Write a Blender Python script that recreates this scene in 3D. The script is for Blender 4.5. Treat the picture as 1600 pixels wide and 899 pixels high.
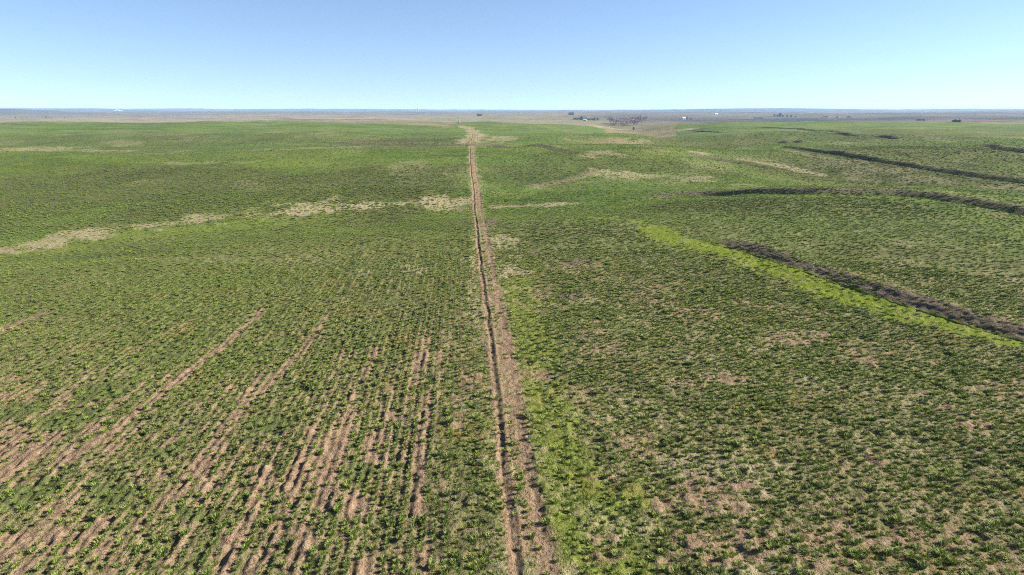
import bpy, bmesh, math, random
import numpy as np
from mathutils import Vector, Matrix

R = math.radians
sc = bpy.context.scene
for o in list(bpy.data.objects):
    bpy.data.objects.remove(o, do_unlink=True)

# ------------------------------------------------------------------ camera
CAM_H = 26.0
F_PX = 1067.0                      # focal length in photo pixels (1600 wide)
PITCH = math.atan((449.5 - 172.0) / F_PX)
cam_data = bpy.data.cameras.new('camera')
cam_data.sensor_width = 36.0
cam_data.lens = F_PX / 1600.0 * 36.0
cam_data.clip_start = 0.5
cam_data.clip_end = 60000
cam = bpy.data.objects.new('camera', cam_data)
sc.collection.objects.link(cam)
cam.location = (0, 0, CAM_H)
cam.rotation_euler = (math.pi / 2 - PITCH, 0, 0)
sc.camera = cam

# ------------------------------------------------------------------ light
SUN_EL = R(26)
SUN_AZ = R(84)                     # clockwise from the viewing direction (+Y): from the right
world = bpy.data.worlds.new('World')
sc.world = world
world.use_nodes = True
wn = world.node_tree.nodes
wl = world.node_tree.links
sky = wn.new('ShaderNodeTexSky')
sky.sky_type = 'NISHITA'
sky.sun_disc = False
sky.sun_elevation = SUN_EL
sky.sun_rotation = SUN_AZ
sky.altitude = 1700
sky.air_density = 1.0
sky.dust_density = 0.05
sky.ozone_density = 3.0
# the sky is read a little above the line of sight: clear, dry high-plains air, blue almost down to the horizon
_tc = wn.new('ShaderNodeTexCoord'); _up = wn.new('ShaderNodeVectorMath'); _up.operation = 'ADD'; _up.inputs[1].default_value = (0, 0, 0.060)
_nm = wn.new('ShaderNodeVectorMath'); _nm.operation = 'NORMALIZE'
wl.new(_tc.outputs['Generated'], _up.inputs[0]); wl.new(_up.outputs[0], _nm.inputs[0]); wl.new(_nm.outputs[0], sky.inputs[0])
_wb = wn.new('ShaderNodeMix'); _wb.data_type = 'RGBA'; _wb.blend_type = 'MULTIPLY'; _wb.inputs[0].default_value = 1.0
_wb.inputs[7].default_value = (1.05, 0.975, 0.955, 1)      # the camera's white balance
wl.new(sky.outputs[0], _wb.inputs[6]); wl.new(_wb.outputs[2], wn['Background'].inputs[0])
wn['Background'].inputs[1].default_value = 0.055

sun_data = bpy.data.lights.new('sun', 'SUN')
sun_data.energy = 5.0
sun_data.angle = R(0.5)
sun_data.color = (1.0, 0.93, 0.82)
sun = bpy.data.objects.new('sun', sun_data)
sc.collection.objects.link(sun)
sdir = Vector((math.sin(SUN_AZ) * math.cos(SUN_EL), math.cos(SUN_AZ) * math.cos(SUN_EL), math.sin(SUN_EL)))
sun.rotation_euler = sdir.to_track_quat('Z', 'Y').to_euler()

sc.view_settings.view_transform = 'Standard'
sc.view_settings.look = 'None'
sc.view_settings.gamma = 1.0
sc.view_settings.use_curve_mapping = False
sc.view_settings.exposure = 1.85
sc.cycles.use_denoising = False
sc.cycles.denoising_prefilter = 'ACCURATE'
sc.cycles.pixel_filter_type = 'BLACKMAN_HARRIS'
sc.cycles.filter_width = 1.1
sc.cycles.volume_bounces = 1
sc.cycles.max_bounces = 6

# ------------------------------------------------------------------ numpy noise
def _hash(ix, iy, seed):
    h = (ix.astype(np.int64) * 374761393 + iy.astype(np.int64) * 668265263 + seed * 1442695041) & 0xFFFFFFFF
    h = ((h ^ (h >> 13)) * 1274126177) & 0xFFFFFFFF
    h = h ^ (h >> 16)
    return (h & 0xFFFFFF).astype(np.float64) / 0xFFFFFF

def noise(x, y, seed=0):
    x = np.asarray(x, float); y = np.asarray(y, float)
    ix = np.floor(x); iy = np.floor(y)
    fx = x - ix; fy = y - iy
    fx = fx * fx * (3 - 2 * fx); fy = fy * fy * (3 - 2 * fy)
    a = _hash(ix, iy, seed); b = _hash(ix + 1, iy, seed)
    c = _hash(ix, iy + 1, seed); d = _hash(ix + 1, iy + 1, seed)
    return (a + (b - a) * fx) * (1 - fy) + (c + (d - c) * fx) * fy

def fbm(x, y, seed=0, octv=4, gain=0.5):
    s = 0; a = 1.0; t = 0
    x = np.asarray(x, float); y = np.asarray(y, float)
    for k in range(octv):
        xr = x * 0.8 - y * 0.6; yr = x * 0.6 + y * 0.8
        s = s + a * noise(xr, yr, seed + 17 * k); t += a
        a *= gain; x = xr * 2.03 + 11.3; y = yr * 2.03 - 7.7
    return s / t

def smooth(x, a, b):
    t = np.clip((np.asarray(x, float) - a) / (b - a), 0, 1)
    return t * t * (3 - 2 * t)

# ------------------------------------------------------------------ terrain, large forms (metres; camera foot at 0,0)
HILLS = [  # amp, cx, cy, sx, sy, rot deg
    (7.5, -150, 335, 170, 60, 8), (4.5, -260, 560, 230, 70, 3), (8.0, -430, 980, 430, 170, 4),
    (3.0, -10, 660, 190, 60, 0), (3.8, 108, 196, 62, 26, -14), (5.5, 78, 385, 62, 42, 10),
    (8.0, 330, 430, 170, 70, -18), (5.0, 620, 720, 260, 110, -10), (9.0, 560, 1120, 380, 150, 0),
    (-7.0, 250, 1700, 260, 330, 0), (2.0, 75, 120, 60, 30, -25), (4.0, -120, 1700, 700, 250, 0),
    (-10.0, 1300, 2300, 900, 600, 0), (14.0, -3500, 6500, 2500, 900, 0), (-8.0, -900, 2500, 1400, 500, 0),
    (7.5, 205, 560, 110, 42, -22), (6.5, 430, 660, 120, 46, 12), (3.5, 95, 545, 50, 34, 5), (4.0, 255, 318, 75, 26, -24), (-3.0, 230, 480, 90, 30, -20), (-3.0, 330, 590, 120, 34, 8), (3.5, -330, 420, 120, 40, 12),
    (40.0, -9500, 13500, 4200, 1500, 10), (26.0, 7600, 13500, 3400, 1500, -5), (18.0, 2600, 12500, 1500, 900, 0),
]
VALLEYS = [  # depth, width, points
    (-2.4, 15, [(-190, 95), (-93, 133), (-50, 172), (-14, 197), (22, 198), (58, 208)]),
    (-4.6, 30, [(190, 235), (140, 292), (118, 430), (150, 650), (172, 960), (230, 1500)]),
    (-7.0, 75, [(150, 720), (172, 960), (230, 1400), (250, 1900)]),
    (-2.0, 22, [(-20, 262), (40, 262), (90, 300), (140, 292)]),
]

def seg_dist(x, y, pts):
    """distance to a polyline, signed side (+ = right of the walking direction) and the parameter along it"""
    best = np.full(np.shape(x), 1e18); side = np.zeros(np.shape(x)); along = np.zeros(np.shape(x)); L = 0.0
    for (x0, y0), (x1, y1) in zip(pts[:-1], pts[1:]):
        dx, dy = x1 - x0, y1 - y0; l2 = dx * dx + dy * dy; l = math.sqrt(l2)
        t = np.clip(((x - x0) * dx + (y - y0) * dy) / l2, 0, 1)
        ex = x - (x0 + t * dx); ey = y - (y0 + t * dy)
        d2 = ex * ex + ey * ey
        m = d2 < best
        best = np.where(m, d2, best)
        side = np.where(m, (ex * dy - ey * dx), side)
        along = np.where(m, L + t * l, along)
        L += l
    return np.sqrt(best), np.where(side >= 0, 1.0, -1.0), along

def line_mask(x, y, pts, reach, fn):
    """fn(distance, side, along, index) evaluated only for the points near the polyline; 0 elsewhere"""
    P = np.array(pts)
    i = np.nonzero((x > P[:, 0].min() - reach) & (x < P[:, 0].max() + reach) & (y > P[:, 1].min() - reach) & (y < P[:, 1].max() + reach))[0]
    out = np.zeros(len(x))
    if len(i): out[i] = fn(*seg_dist(x[i], y[i], pts), i)
    return out

def smooth_line(pts, n=6):
    """Catmull-Rom through the points"""
    P = [np.array(p, float) for p in pts]
    P = [2 * P[0] - P[1]] + P + [2 * P[-1] - P[-2]]
    out = []
    for i in range(1, len(P) - 2):
        for k in range(n):
            t = k / n
            a, b, c, d = P[i - 1], P[i], P[i + 1], P[i + 2]
            q = 0.5 * ((2 * b) + (-a + c) * t + (2 * a - 5 * b + 4 * c - d) * t * t + (-a + 3 * b - 3 * c + d) * t ** 3)
            out.append(tuple(q))
    out.append(tuple(P[-2]))
    return out

def H(x, y):
    x = np.asarray(x, float); y = np.asarray(y, float)
    z = np.zeros(np.broadcast(x, y).shape)
    for a, cx, cy, sx, sy, rd in HILLS:
        c, s = math.cos(R(rd)), math.sin(R(rd))
        u = ((x - cx) * c + (y - cy) * s) / sx; v = (-(x - cx) * s + (y - cy) * c) / sy
        z = z + a * np.exp(-0.5 * (u * u + v * v))
    for dep, w, pts in VALLEYS:
        if z.ndim == 1 and z.size > 2000:
            z = z + line_mask(x, y, pts, 4 * w, lambda d, sd, al, i: dep * np.exp(-0.5 * (d / w) ** 2))
        else:
            z = z + dep * np.exp(-0.5 * (seg_dist(x, y, pts)[0] / w) ** 2)
    r = np.hypot(x, y)
    z = z + (fbm(x / 60, y / 60, 3, 2) - 0.5) * 4.4 * smooth(r, 80, 230)
    z = z + (fbm(x / 210, y / 210, 5, 3) - 0.5) * 9.5 * smooth(r, 190, 520)
    z = z + (fbm(x / 950, y / 950, 9, 3) - 0.5) * 30 * smooth(r, 1100, 2600)
    z = z + (fbm(x / 3200, y / 2400, 21, 3) - 0.5) * 72 * smooth(r, 3500, 8000) + 14 * smooth(r, 7000, 13500)
    return z

_cp, _sp = math.cos(PITCH), math.sin(PITCH)
_T = np.geomspace(8, 26000, 1500)
def at(px, py):
    """where the view line through a photo pixel meets the ground: used to survey the ground features"""
    cx = (px - 800) / F_PX; cy = (449.5 - py) / F_PX
    d = np.array([cx, _cp + cy * _sp, -_sp + cy * _cp])
    z = CAM_H + _T * d[2] - H(_T * d[0], _T * d[1])
    k = np.argmax(z < 0)
    if z[k] >= 0: k = len(_T) - 1
    lo, hi = _T[max(k - 1, 0)], _T[k]
    for _ in range(22):
        m = 0.5 * (lo + hi)
        if CAM_H + m * d[2] - float(H(m * d[0], m * d[1])) < 0: hi = m
        else: lo = m
    return (hi * d[0], hi * d[1])

def line(pix, n=6):
    return smooth_line([at(*p) for p in pix], n)

# ------------------------------------------------------------------ surveyed features
TRACK = line([(858, 985), (836, 899), (818, 800), (802, 700), (789, 600), (774, 500), (762, 430), (753, 370), (746, 325),
              (741, 280), (738, 250), (737, 228), (740, 210), (738, 199)], 8)
x0, y0 = TRACK[0]; x1, y1 = TRACK[8]
TRACK = [(x0 - (x1 - x0) * 3, y0 - (y1 - y0) * 3)] + TRACK
tdx, tdy = TRACK[60][0] - TRACK[1][0], TRACK[60][1] - TRACK[1][1]
_l = math.hypot(tdx, tdy); tdx /= _l; tdy /= _l       # direction of the drill rows left of the track
TR_HW = 3.4
_ty = np.array([p[1] for p in TRACK]); _tx = np.array([p[0] for p in TRACK]); _tc = np.cos(np.arctan(np.gradient(_tx, _ty)))
def track_dist(x, y):
    """signed distance from the track's centre line, + to the right; large beyond its far end"""
    d = (x - np.interp(y, _ty, _tx)) * np.interp(y, _ty, _tc)
    over = np.maximum(y - _ty[-1], 0)
    return np.where(over > 0, np.hypot(d, over), np.where(y < _ty[0], 1e4, d))

BANKS = [  # name label, pixels, half width front, half width back, height, dark amount
    ('bare dark brown terrace bank beside the bright green strip', [(1085, 369), (1120, 375), (1180, 388), (1300, 428), (1400, 460), (1500, 491), (1600, 520), (1760, 565)], 4.2, 6.0, 0.88, 1.0),
    ('long curved grassy terrace bank crossing the right hill', [(935, 319), (1000, 311), (1100, 305), (1250, 301), (1400, 303), (1500, 313), (1600, 332), (1720, 356)], 4.0, 16.0, 1.25, 0.55),
    ('dark terrace bank below the far right hill, curling at its left end', [(1252, 226), (1228, 229), (1255, 233), (1320, 241), (1400, 255), (1500, 270), (1600, 284), (1720, 302)], 4.0, 15.0, 1.1, 0.4),
    ('hooked brown terrace bank right of the track', [(790, 300), (840, 291), (880, 283), (915, 274), (928, 268), (915, 264), (880, 262)], 4.2, 8.0, 0.9, 0.5),
    ('thin terrace bank leading from the mound to the creek bed', [(1040, 241), (1090, 245), (1130, 250), (1180, 258), (1225, 266)], 4.0, 6.0, 0.9, 0.5),
    ('far dark terrace line crossing the dirt track', [(500, 223), (620, 225), (720, 227), (790, 230), (880, 235), (960, 240)], 6.0, 9.0, 1.0, 0.5),
    ('far dark terrace line under the right green crest', [(1070, 204), (1085, 204.7), (1110, 206.2), (1135, 207.6)], 4.0, 7.0, 1.1, 0.4),
    ('farthest thin terrace line on the right green crest', [(1165, 198), (1220, 201), (1270, 204), (1322, 206)], 5.0, 8.0, 1.3, 0.4),
    ('short dark bank left of the two small far banks', [(1300, 209), (1318, 210), (1340, 212)], 4.5, 7.0, 1.3, 0.5),
    ('short dark bank right of the two small far banks', [(1370, 213), (1390, 215), (1412, 216)], 4.5, 7.0, 1.3, 0.5),
    ('short dark bank above the curled bank end', [(1195, 222), (1230, 223), (1262, 225)], 4.5, 7.0, 1.2, 0.5),
    ('short dark terrace bank at the right picture edge', [(1530, 226), (1560, 230), (1590, 235), (1660, 243)], 4.5, 8.0, 1.1, 0.5),
]
BANKS = [(a, line(p, 6), f, b, h, k) for a, p, f, b, h, k in BANKS]

def micro(x, y):
    """clods, tufts and drill ridges of the field surface"""
    r = np.hypot(x, y)
    u = x * tdy - y * tdx
    v = x * tdx + y * tdy
    f = 1 - smooth(r, 110, 230)
    lump = (noise(x / 0.58, y / 0.58, 31) - 0.5) * 0.24 + (noise(x / 0.27, y / 0.27, 32) - 0.5) * 0.08
    big = (fbm(x / 4.5, y / 4.5, 33, 2) - 0.5) * 0.30
    row = (noise(u / 0.42, v / 3.5, 34) - 0.5) * 0.10 * smooth(-u, -1.0, 3.0) + 0.045 * np.cos(2 * math.pi * u / 0.72) * smooth(-u, 1.5, 4.0) * (1 - smooth(r, 70, 130))
    return (lump + row) * f + big * (1 - smooth(r, 250, 500)) + (fbm(x / 14, y / 14, 35, 2) - 0.5) * 0.5

# ------------------------------------------------------------------ ground cover zones (what grows or lies where)
ROUGH_PATCH = [(120, 300, 190, 26, 1.0), (340, 296, 170, 24, 1.0), (560, 285, 150, 24, 1.0), (665, 280, 60, 24, 1.0), (620, 222, 110, 6, .7), (330, 215, 180, 5, .6), (120, 212, 120, 5, .5), (250, 240, 250, 5, .4),
               (830, 275, 70, 12, .6), (900, 250, 90, 7, .5), (960, 262, 70, 5, .5), (1080, 262, 90, 6, .5), (1350, 262, 120, 8, .8), (1480, 280, 110, 8, .8), (1130, 320, 110, 9, .8), (1300, 322, 150, 10, .6),
               (1420, 248, 150, 10, .7), (1250, 215, 160, 5, .6), (1480, 207, 120, 4, .5), (1060, 222, 70, 4, .6), (900, 360, 90, 16, .6), (1130, 470, 90, 14, .4)]
def patch_world(px, py, rx, ry):
    cx, cy = at(px, py)
    D = math.hypot(cx, cy)
    zc = CAM_H - float(H(cx, cy))
    return cx, cy, max(rx * D / F_PX, 0.3), max(ry * D * D / (zc * F_PX), 0.3)

def patch_mask(x, y, pw, fn):
    cx, cy, wx, wy = pw
    i = np.nonzero((np.abs(x - cx) < 2.4 * wx) & (np.abs(y - cy) < 2.4 * wy))[0]
    out = np.zeros(len(x))
    if len(i): out[i] = fn(((x[i] - cx) / wx) ** 2 + ((y[i] - cy) / wy) ** 2, i)
    return out

STRAW_LINES = [([(-20, 395), (75, 375), (150, 362), (230, 352), (320, 342), (400, 332), (470, 330), (540, 322), (640, 318), (728, 314)], 4.0, 0.88),
               ([(400, 325), (470, 318), (560, 319), (640, 316)], 1.6, 0.8),
               ([(775, 324), (830, 321), (900, 319)], 2.2, 1.0),
               ([(738, 400), (742, 450), (745, 510)], 1.0, 0.7), ([(740, 212), (737, 204), (729, 199.5), (720, 197)], 5.0, 0.8),
               ([(1160, 250), (1230, 262), (1280, 272)], 3.0, 0.8),
               ([(1225, 234), (1290, 246), (1330, 252)], 3.5, 0.5),
               ([(920, 197), (960, 201), (1000, 205), (1060, 204)], 14, 0.9),
               ([(1085, 237), (1100, 240), (1090, 244)], 4, 0.9),
               ([(1330, 262), (1420, 274), (1500, 286), (1600, 296)], 6, 0.45),
               ([(0, 235), (40, 233)], 4, 0.6), ([(90, 234), (200, 236)], 4, 0.5), ([(270, 256), (400, 252)], 3.5, 0.4),
               ([(120, 410), (300, 404), (420, 410), (520, 404)], 3.0, 0.35)]
STRAW_PATCH = [(800, 425, 30, 12, 1.0), (905, 415, 22, 7, .6), (640, 420, 26, 8, .6), (570, 425, 24, 8, .55), (1000, 408, 18, 5, .7), (790, 375, 18, 14, .9),
               (910, 467, 28, 6, .7), (1010, 482, 35, 7, .55), (960, 550, 40, 10, .6), (1130, 590, 50, 12, .7), (1250, 527, 45, 10, .7),
               (1180, 545, 20, 6, .6), (1420, 605, 25, 5, .8), (1590, 440, 25, 5, .9), (1575, 735, 30, 6, .8), (1510, 610, 20, 5, .6),
               (960, 825, 60, 30, .55), (1110, 740, 90, 36, .75), (1000, 640, 60, 24, .55), (1160, 790, 70, 34, .7), (1210, 890, 90, 28, .75), (1560, 640, 60, 14, .6), (1400, 700, 60, 14, .5), (1290, 600, 60, 12, .5), (1500, 800, 70, 20, .5),
               (1400, 850, 40, 12, .6), (1340, 640, 30, 8, .5), (1480, 625, 40, 10, .45), (1080, 560, 40, 9, .5), (890, 540, 16, 6, .5),
               (980, 275, 55, 5, .7), (1090, 280, 40, 4, .6), (960, 278, 20, 4, .6), (1360, 272, 40, 5, .45), (1080, 520, 30, 8, .4),
               (742, 214, 18, 5, 1.0), (780, 216, 25, 3, .6), (940, 240, 28, 3, .7), (990, 223, 30, 2, .5), (60, 232, 40, 3, .5),
               (700, 318, 40, 4, .6), (505, 318, 30, 6, .7), (85, 372, 25, 4, .8)]
MOSS_LINES = [([(1020, 357), (1050, 372), (1120, 390), (1200, 417), (1300, 452), (1400, 480), (1500, 508), (1600, 530), (1760, 570)], 3.6, 1.0),
              ([(900, 339), (960, 343), (1010, 351), (1040, 362)], 1.3, 0.8),
              ([(812, 440), (822, 520), (838, 600), (860, 690), (890, 760), (925, 830), (960, 900)], 3.2, 0.58),
              ([(-20, 400), (80, 388), (200, 373), (320, 358), (420, 347), (540, 338)], 5.0, 0.42),
              ([(960, 325), (1040, 313), (1140, 309), (1250, 306), (1360, 308), (1450, 315)], 2.5, 0.5),
              ([(800, 302), (860, 297), (900, 288), (970, 285)], 4, 0.35), ([(690, 560), (700, 640), (712, 720)], 0.8, 0.35),
              ([(960, 304), (1060, 297), (1160, 290), (1300, 287), (1450, 296), (1600, 314)], 5.0, 0.4), ([(0, 262), (200, 256), (420, 254), (700, 252)], 12.0, 0.35), ([(1260, 226), (1400, 224), (1540, 224)], 10, 0.3)]
MOSS_PATCH = [(880, 640, 45, 40, .6), (980, 770, 60, 30, .5), (1480, 735, 30, 10, .5), (150, 300, 200, 12, .2)]
WEED_PATCH = [(110, 652, 45, 14), (270, 557, 34, 8), (420, 665, 42, 24), (45, 765, 45, 20), (180, 768, 50, 20), (332, 523, 20, 7), (160, 612, 40, 12), (250, 705, 40, 10),
              (310, 800, 45, 14), (440, 535, 26, 8), (560, 735, 30, 18), (20, 645, 40, 12), (600, 470, 25, 7)]
SOIL_LINES = [([(40, 765), (100, 720), (165, 680), (270, 600), (340, 545), (410, 485)], 0.55, 1.0),
              ([(-20, 528), (20, 509), (70, 490)], 0.7, 1.0), ([(340, 690), (372, 640), (417, 600), (470, 548), (515, 490)], 0.45, 0.9),
              ([(652, 800), (656, 740), (662, 690), (672, 610)], 0.4, 1.0), ([(400, 885), (440, 825), (490, 730), (530, 660), (590, 545)], 0.42, 0.9),
              ([(140, 905), (200, 835), (260, 775), (330, 700)], 0.45, 0.8), ([(0, 800), (60, 750), (110, 715)], 0.6, 0.9), ([(255, 899), (300, 830), (345, 770)], 0.35, .7),
              ([(630, 660), (640, 600), (652, 540)], 0.3, .6), ([(0, 690), (90, 620), (190, 560), (300, 500)], 0.35, .5),
              ([(540, 860), (556, 780), (580, 690)], .35, .5)]
DARK_PATCH = [(905, 405, 30, 9, .6), (770, 345, 10, 14, .7), (890, 462, 30, 5, .6), (850, 395, 28, 8, .4), (910, 522, 14, 14, .5)]
SOIL_PATCH = [(1100, 775, 80, 34, .8), (985, 690, 50, 26, .6), (1130, 850, 110, 30, .75), (940, 545, 40, 14, .7), (1135, 592, 50, 12, .75), (1250, 530, 60, 11, .6), (910, 620, 26, 20, .5), (1330, 880, 70, 16, .6), (1560, 880, 60, 14, .6), (1590, 610, 50, 10, .6), (900, 418, 40, 8, .7), (950, 860, 40, 24, .6), (480, 295, 60, 6, .3), (940, 225, 60, 4, .45), (1020, 231, 30, 3, .4), (860, 288, 50, 5, .3)]

for _L in (STRAW_LINES, MOSS_LINES, SOIL_LINES):
    _L[:] = [(line(p, 4), w, a) for p, w, a in _L]
for _L in (ROUGH_PATCH, STRAW_PATCH, MOSS_PATCH, DARK_PATCH, SOIL_PATCH):
    _L[:] = [(patch_world(*p[:4]), p[4]) for p in _L]
WEED_PATCH = [(patch_world(*p), 0.9) for p in WEED_PATCH]

def zones(x, y):
    """soil, straw, moss, weed, dark, tan, lavender weights for ground points"""
    r = np.hypot(x, y)
    u = x * tdy - y * tdx
    v = x * tdx + y * tdy
    w1 = fbm(x / 1.6, y / 1.6, 41, 4) * (1 - smooth(r, 100, 250)) + fbm(x / 7, y / 7, 43, 3) * smooth(r, 100, 250)
    w2 = fbm(x / 6.0, y / 6.0, 42, 3) * (1 - smooth(r, 200, 500)) + fbm(x / 30, y / 30, 46, 3) * smooth(r, 200, 500)
    rag = (w1 - 0.5) * 2.6 + (w2 - 0.5) * 2.0
    td = track_dist(x, y)
    left = smooth(-u, 0.0, 3.0)
    def lines(L, fr, a0, a1):
        o = np.zeros_like(r)
        for pts, w, a in L:
            o = np.maximum(o, line_mask(x, y, pts, 4 * w, lambda d, sd, al, i: a * (1 - smooth(d + rag[i] * fr * w, a0 * w, a1 * w))))
        return o
    def patches(L, fr, a0, a1):
        o = np.zeros_like(r)
        for pw, a in L:
            o = np.maximum(o, patch_mask(x, y, pw, lambda q, i: a * (1 - smooth(q + rag[i] * fr, a0, a1))))
        return o
    # the thin stand left of the track: bare streaks between the drill rows
    st = noise(u / 0.9, v / 26, 51) * 0.5 + noise(u / 0.45, v / 7, 52) * 0.3 + noise(u / 7, v / 30, 53) * 0.35 + w1 * 0.5
    near = 1 - smooth(r + (w2 - .5) * 50, 55, 95)
    furrow = 0.5 - 0.5 * np.cos(2 * math.pi * u / 0.72)
    soil = left * near * np.maximum(smooth(st, 0.62, 1.0), 0.5 * furrow * smooth(st, 0.35, 0.7))
    soil = np.maximum(soil, (1 - left) * (1 - smooth(r, 80, 150)) * 0.75 * smooth(w2 * .6 + w1 * .4, 0.535, 0.70))
    soil = np.maximum(soil, np.maximum(lines(SOIL_LINES, 0.55, 0.5, 1.6), patches(SOIL_PATCH, 1.3, 0.4, 1.5)))
    straw = np.maximum(lines(STRAW_LINES, 1.25, 0.4, 1.5), patches(STRAW_PATCH, 1.5, 0.2, 1.5))
    # dry margins of the dirt track
    straw = np.maximum(straw, 0.6 * (1 - smooth(np.abs(td) + rag * 1.6, 0.4, 2.8)))
    straw = np.maximum(straw, 0.34 * smooth(fbm(x / 26, y / 60, 44, 4), 0.58, 0.74) * smooth(r, 120, 260) * (1 - smooth(r, 700, 1100)))
    straw = np.maximum(straw, 0.4 * (1 - left) * (1 - smooth(r, 150, 260)) * smooth(fbm(x / 3.2, y / 3.2, 45, 4), 0.54, 0.70))
    moss = np.maximum(lines(MOSS_LINES, 0.55, 0.6, 1.5), patches(MOSS_PATCH, 1.3, 0.2, 1.6))
    weed = patches(WEED_PATCH, 0.7, 0.5, 1.3)
    soil = soil * (1 - weed)
    dark = patches(DARK_PATCH, 1.3, 0.3, 1.4)
    moss = moss * (1 - dark)
    # ploughed and pasture land beyond the green fields
    az = np.degrees(np.arctan2(x, y))
    edge = np.interp(az, [-60, -37, -24, -15.7, -10.6, -5.9, -4.7, -4.5, 5, 6.5, 8, 11.5, 13, 14, 20, 30, 37, 60],
                     [1150, 1150, 1280, 1160, 965, 912, 900, 1500, 1500, 1000, 760, 740, 900, 1500, 1650, 1500, 1300, 1300])
    far = smooth(r + (w2 - .5) * np.where((az > -5) & (az < 16), 300, 60) + np.where((az > -4) & (az < 17), 1, 0) * (fbm(x / 170, y / 170, 64, 3) - .5) * 900, edge - 15, edge + 25)
    tan = far * (1 - 0.25 * smooth(fbm(x / 900, y / 500, 61, 3), .5, .6))
    lav = smooth(r * (0.62 + 0.9 * smooth(az, -2, 20)), 1900, 3600) * (0.55 + 0.45 * smooth(fbm(x / 1800, y / 1100, 62, 3), .40, .62))
    return soil, straw, moss, weed, dark, tan, lav

def rough_stand(x, y):
    rag = (fbm(x / 9, y / 9, 47, 4) - 0.5) * 2.4
    o = np.zeros(len(x))
    for pw, a in ROUGH_PATCH:
        o = np.maximum(o, patch_mask(x, y, pw, lambda q, i: a * (1 - smooth(q + rag[i], 0.3, 1.8))))
    return o

def set_zone_attributes(me, x, y, soil_extra=None, dark_extra=None, grass_extra=None, straw_extra=None):
    soil, straw, moss, weed, dark, tan, lav = zones(x, y)
    if soil_extra is not None:
        soil = np.maximum(soil, soil_extra); k = 1 - soil_extra; moss = moss * k; straw = straw * k
    if straw_extra is not None: straw = np.maximum(straw, straw_extra)
    if dark_extra is not None: dark = np.maximum(dark, dark_extra); moss = moss * (1 - dark_extra); straw = straw * (1 - dark_extra)
    for nm, arr in (('soil', soil), ('straw', straw), ('moss', moss), ('weed', weed), ('dark', dark), ('tan', tan), ('lav', lav), ('stand', 0.95 * (1 - smooth(np.hypot(x, y), 50, 230))), ('rough', rough_stand(x, y))):
        a = me.attributes.new(nm, 'FLOAT', 'POINT')
        a.data.foreach_set('value', np.asarray(arr, np.float32))

# ------------------------------------------------------------------ materials
def new_mat(name):
    m = bpy.data.materials.new(name); m.use_nodes = True
    return m, m.node_tree.nodes, m.node_tree.links

def plain(name, col, rough=0.9, var=0.15, scale=3.0):
    m, n, l = new_mat(name)
    b = n['Principled BSDF']; b.inputs['Roughness'].default_value = rough
    b.inputs['Specular IOR Level'].default_value = 0.2
    t = n.new('ShaderNodeTexNoise'); t.inputs['Scale'].default_value = scale; t.inputs['Detail'].default_value = 3
    co = n.new('ShaderNodeTexCoord'); l.new(co.outputs['Object'], t.inputs['Vector'])
    mx = n.new('ShaderNodeMix'); mx.data_type = 'RGBA'
    mx.inputs[6].default_value = tuple(c * (1 - var) for c in col) + (1,)
    mx.inputs[7].default_value = tuple(min(1, c * (1 + var)) for c in col) + (1,)
    l.new(t.outputs[0], mx.inputs[0]); l.new(mx.outputs[2], b.inputs['Base Color'])
    return m

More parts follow.
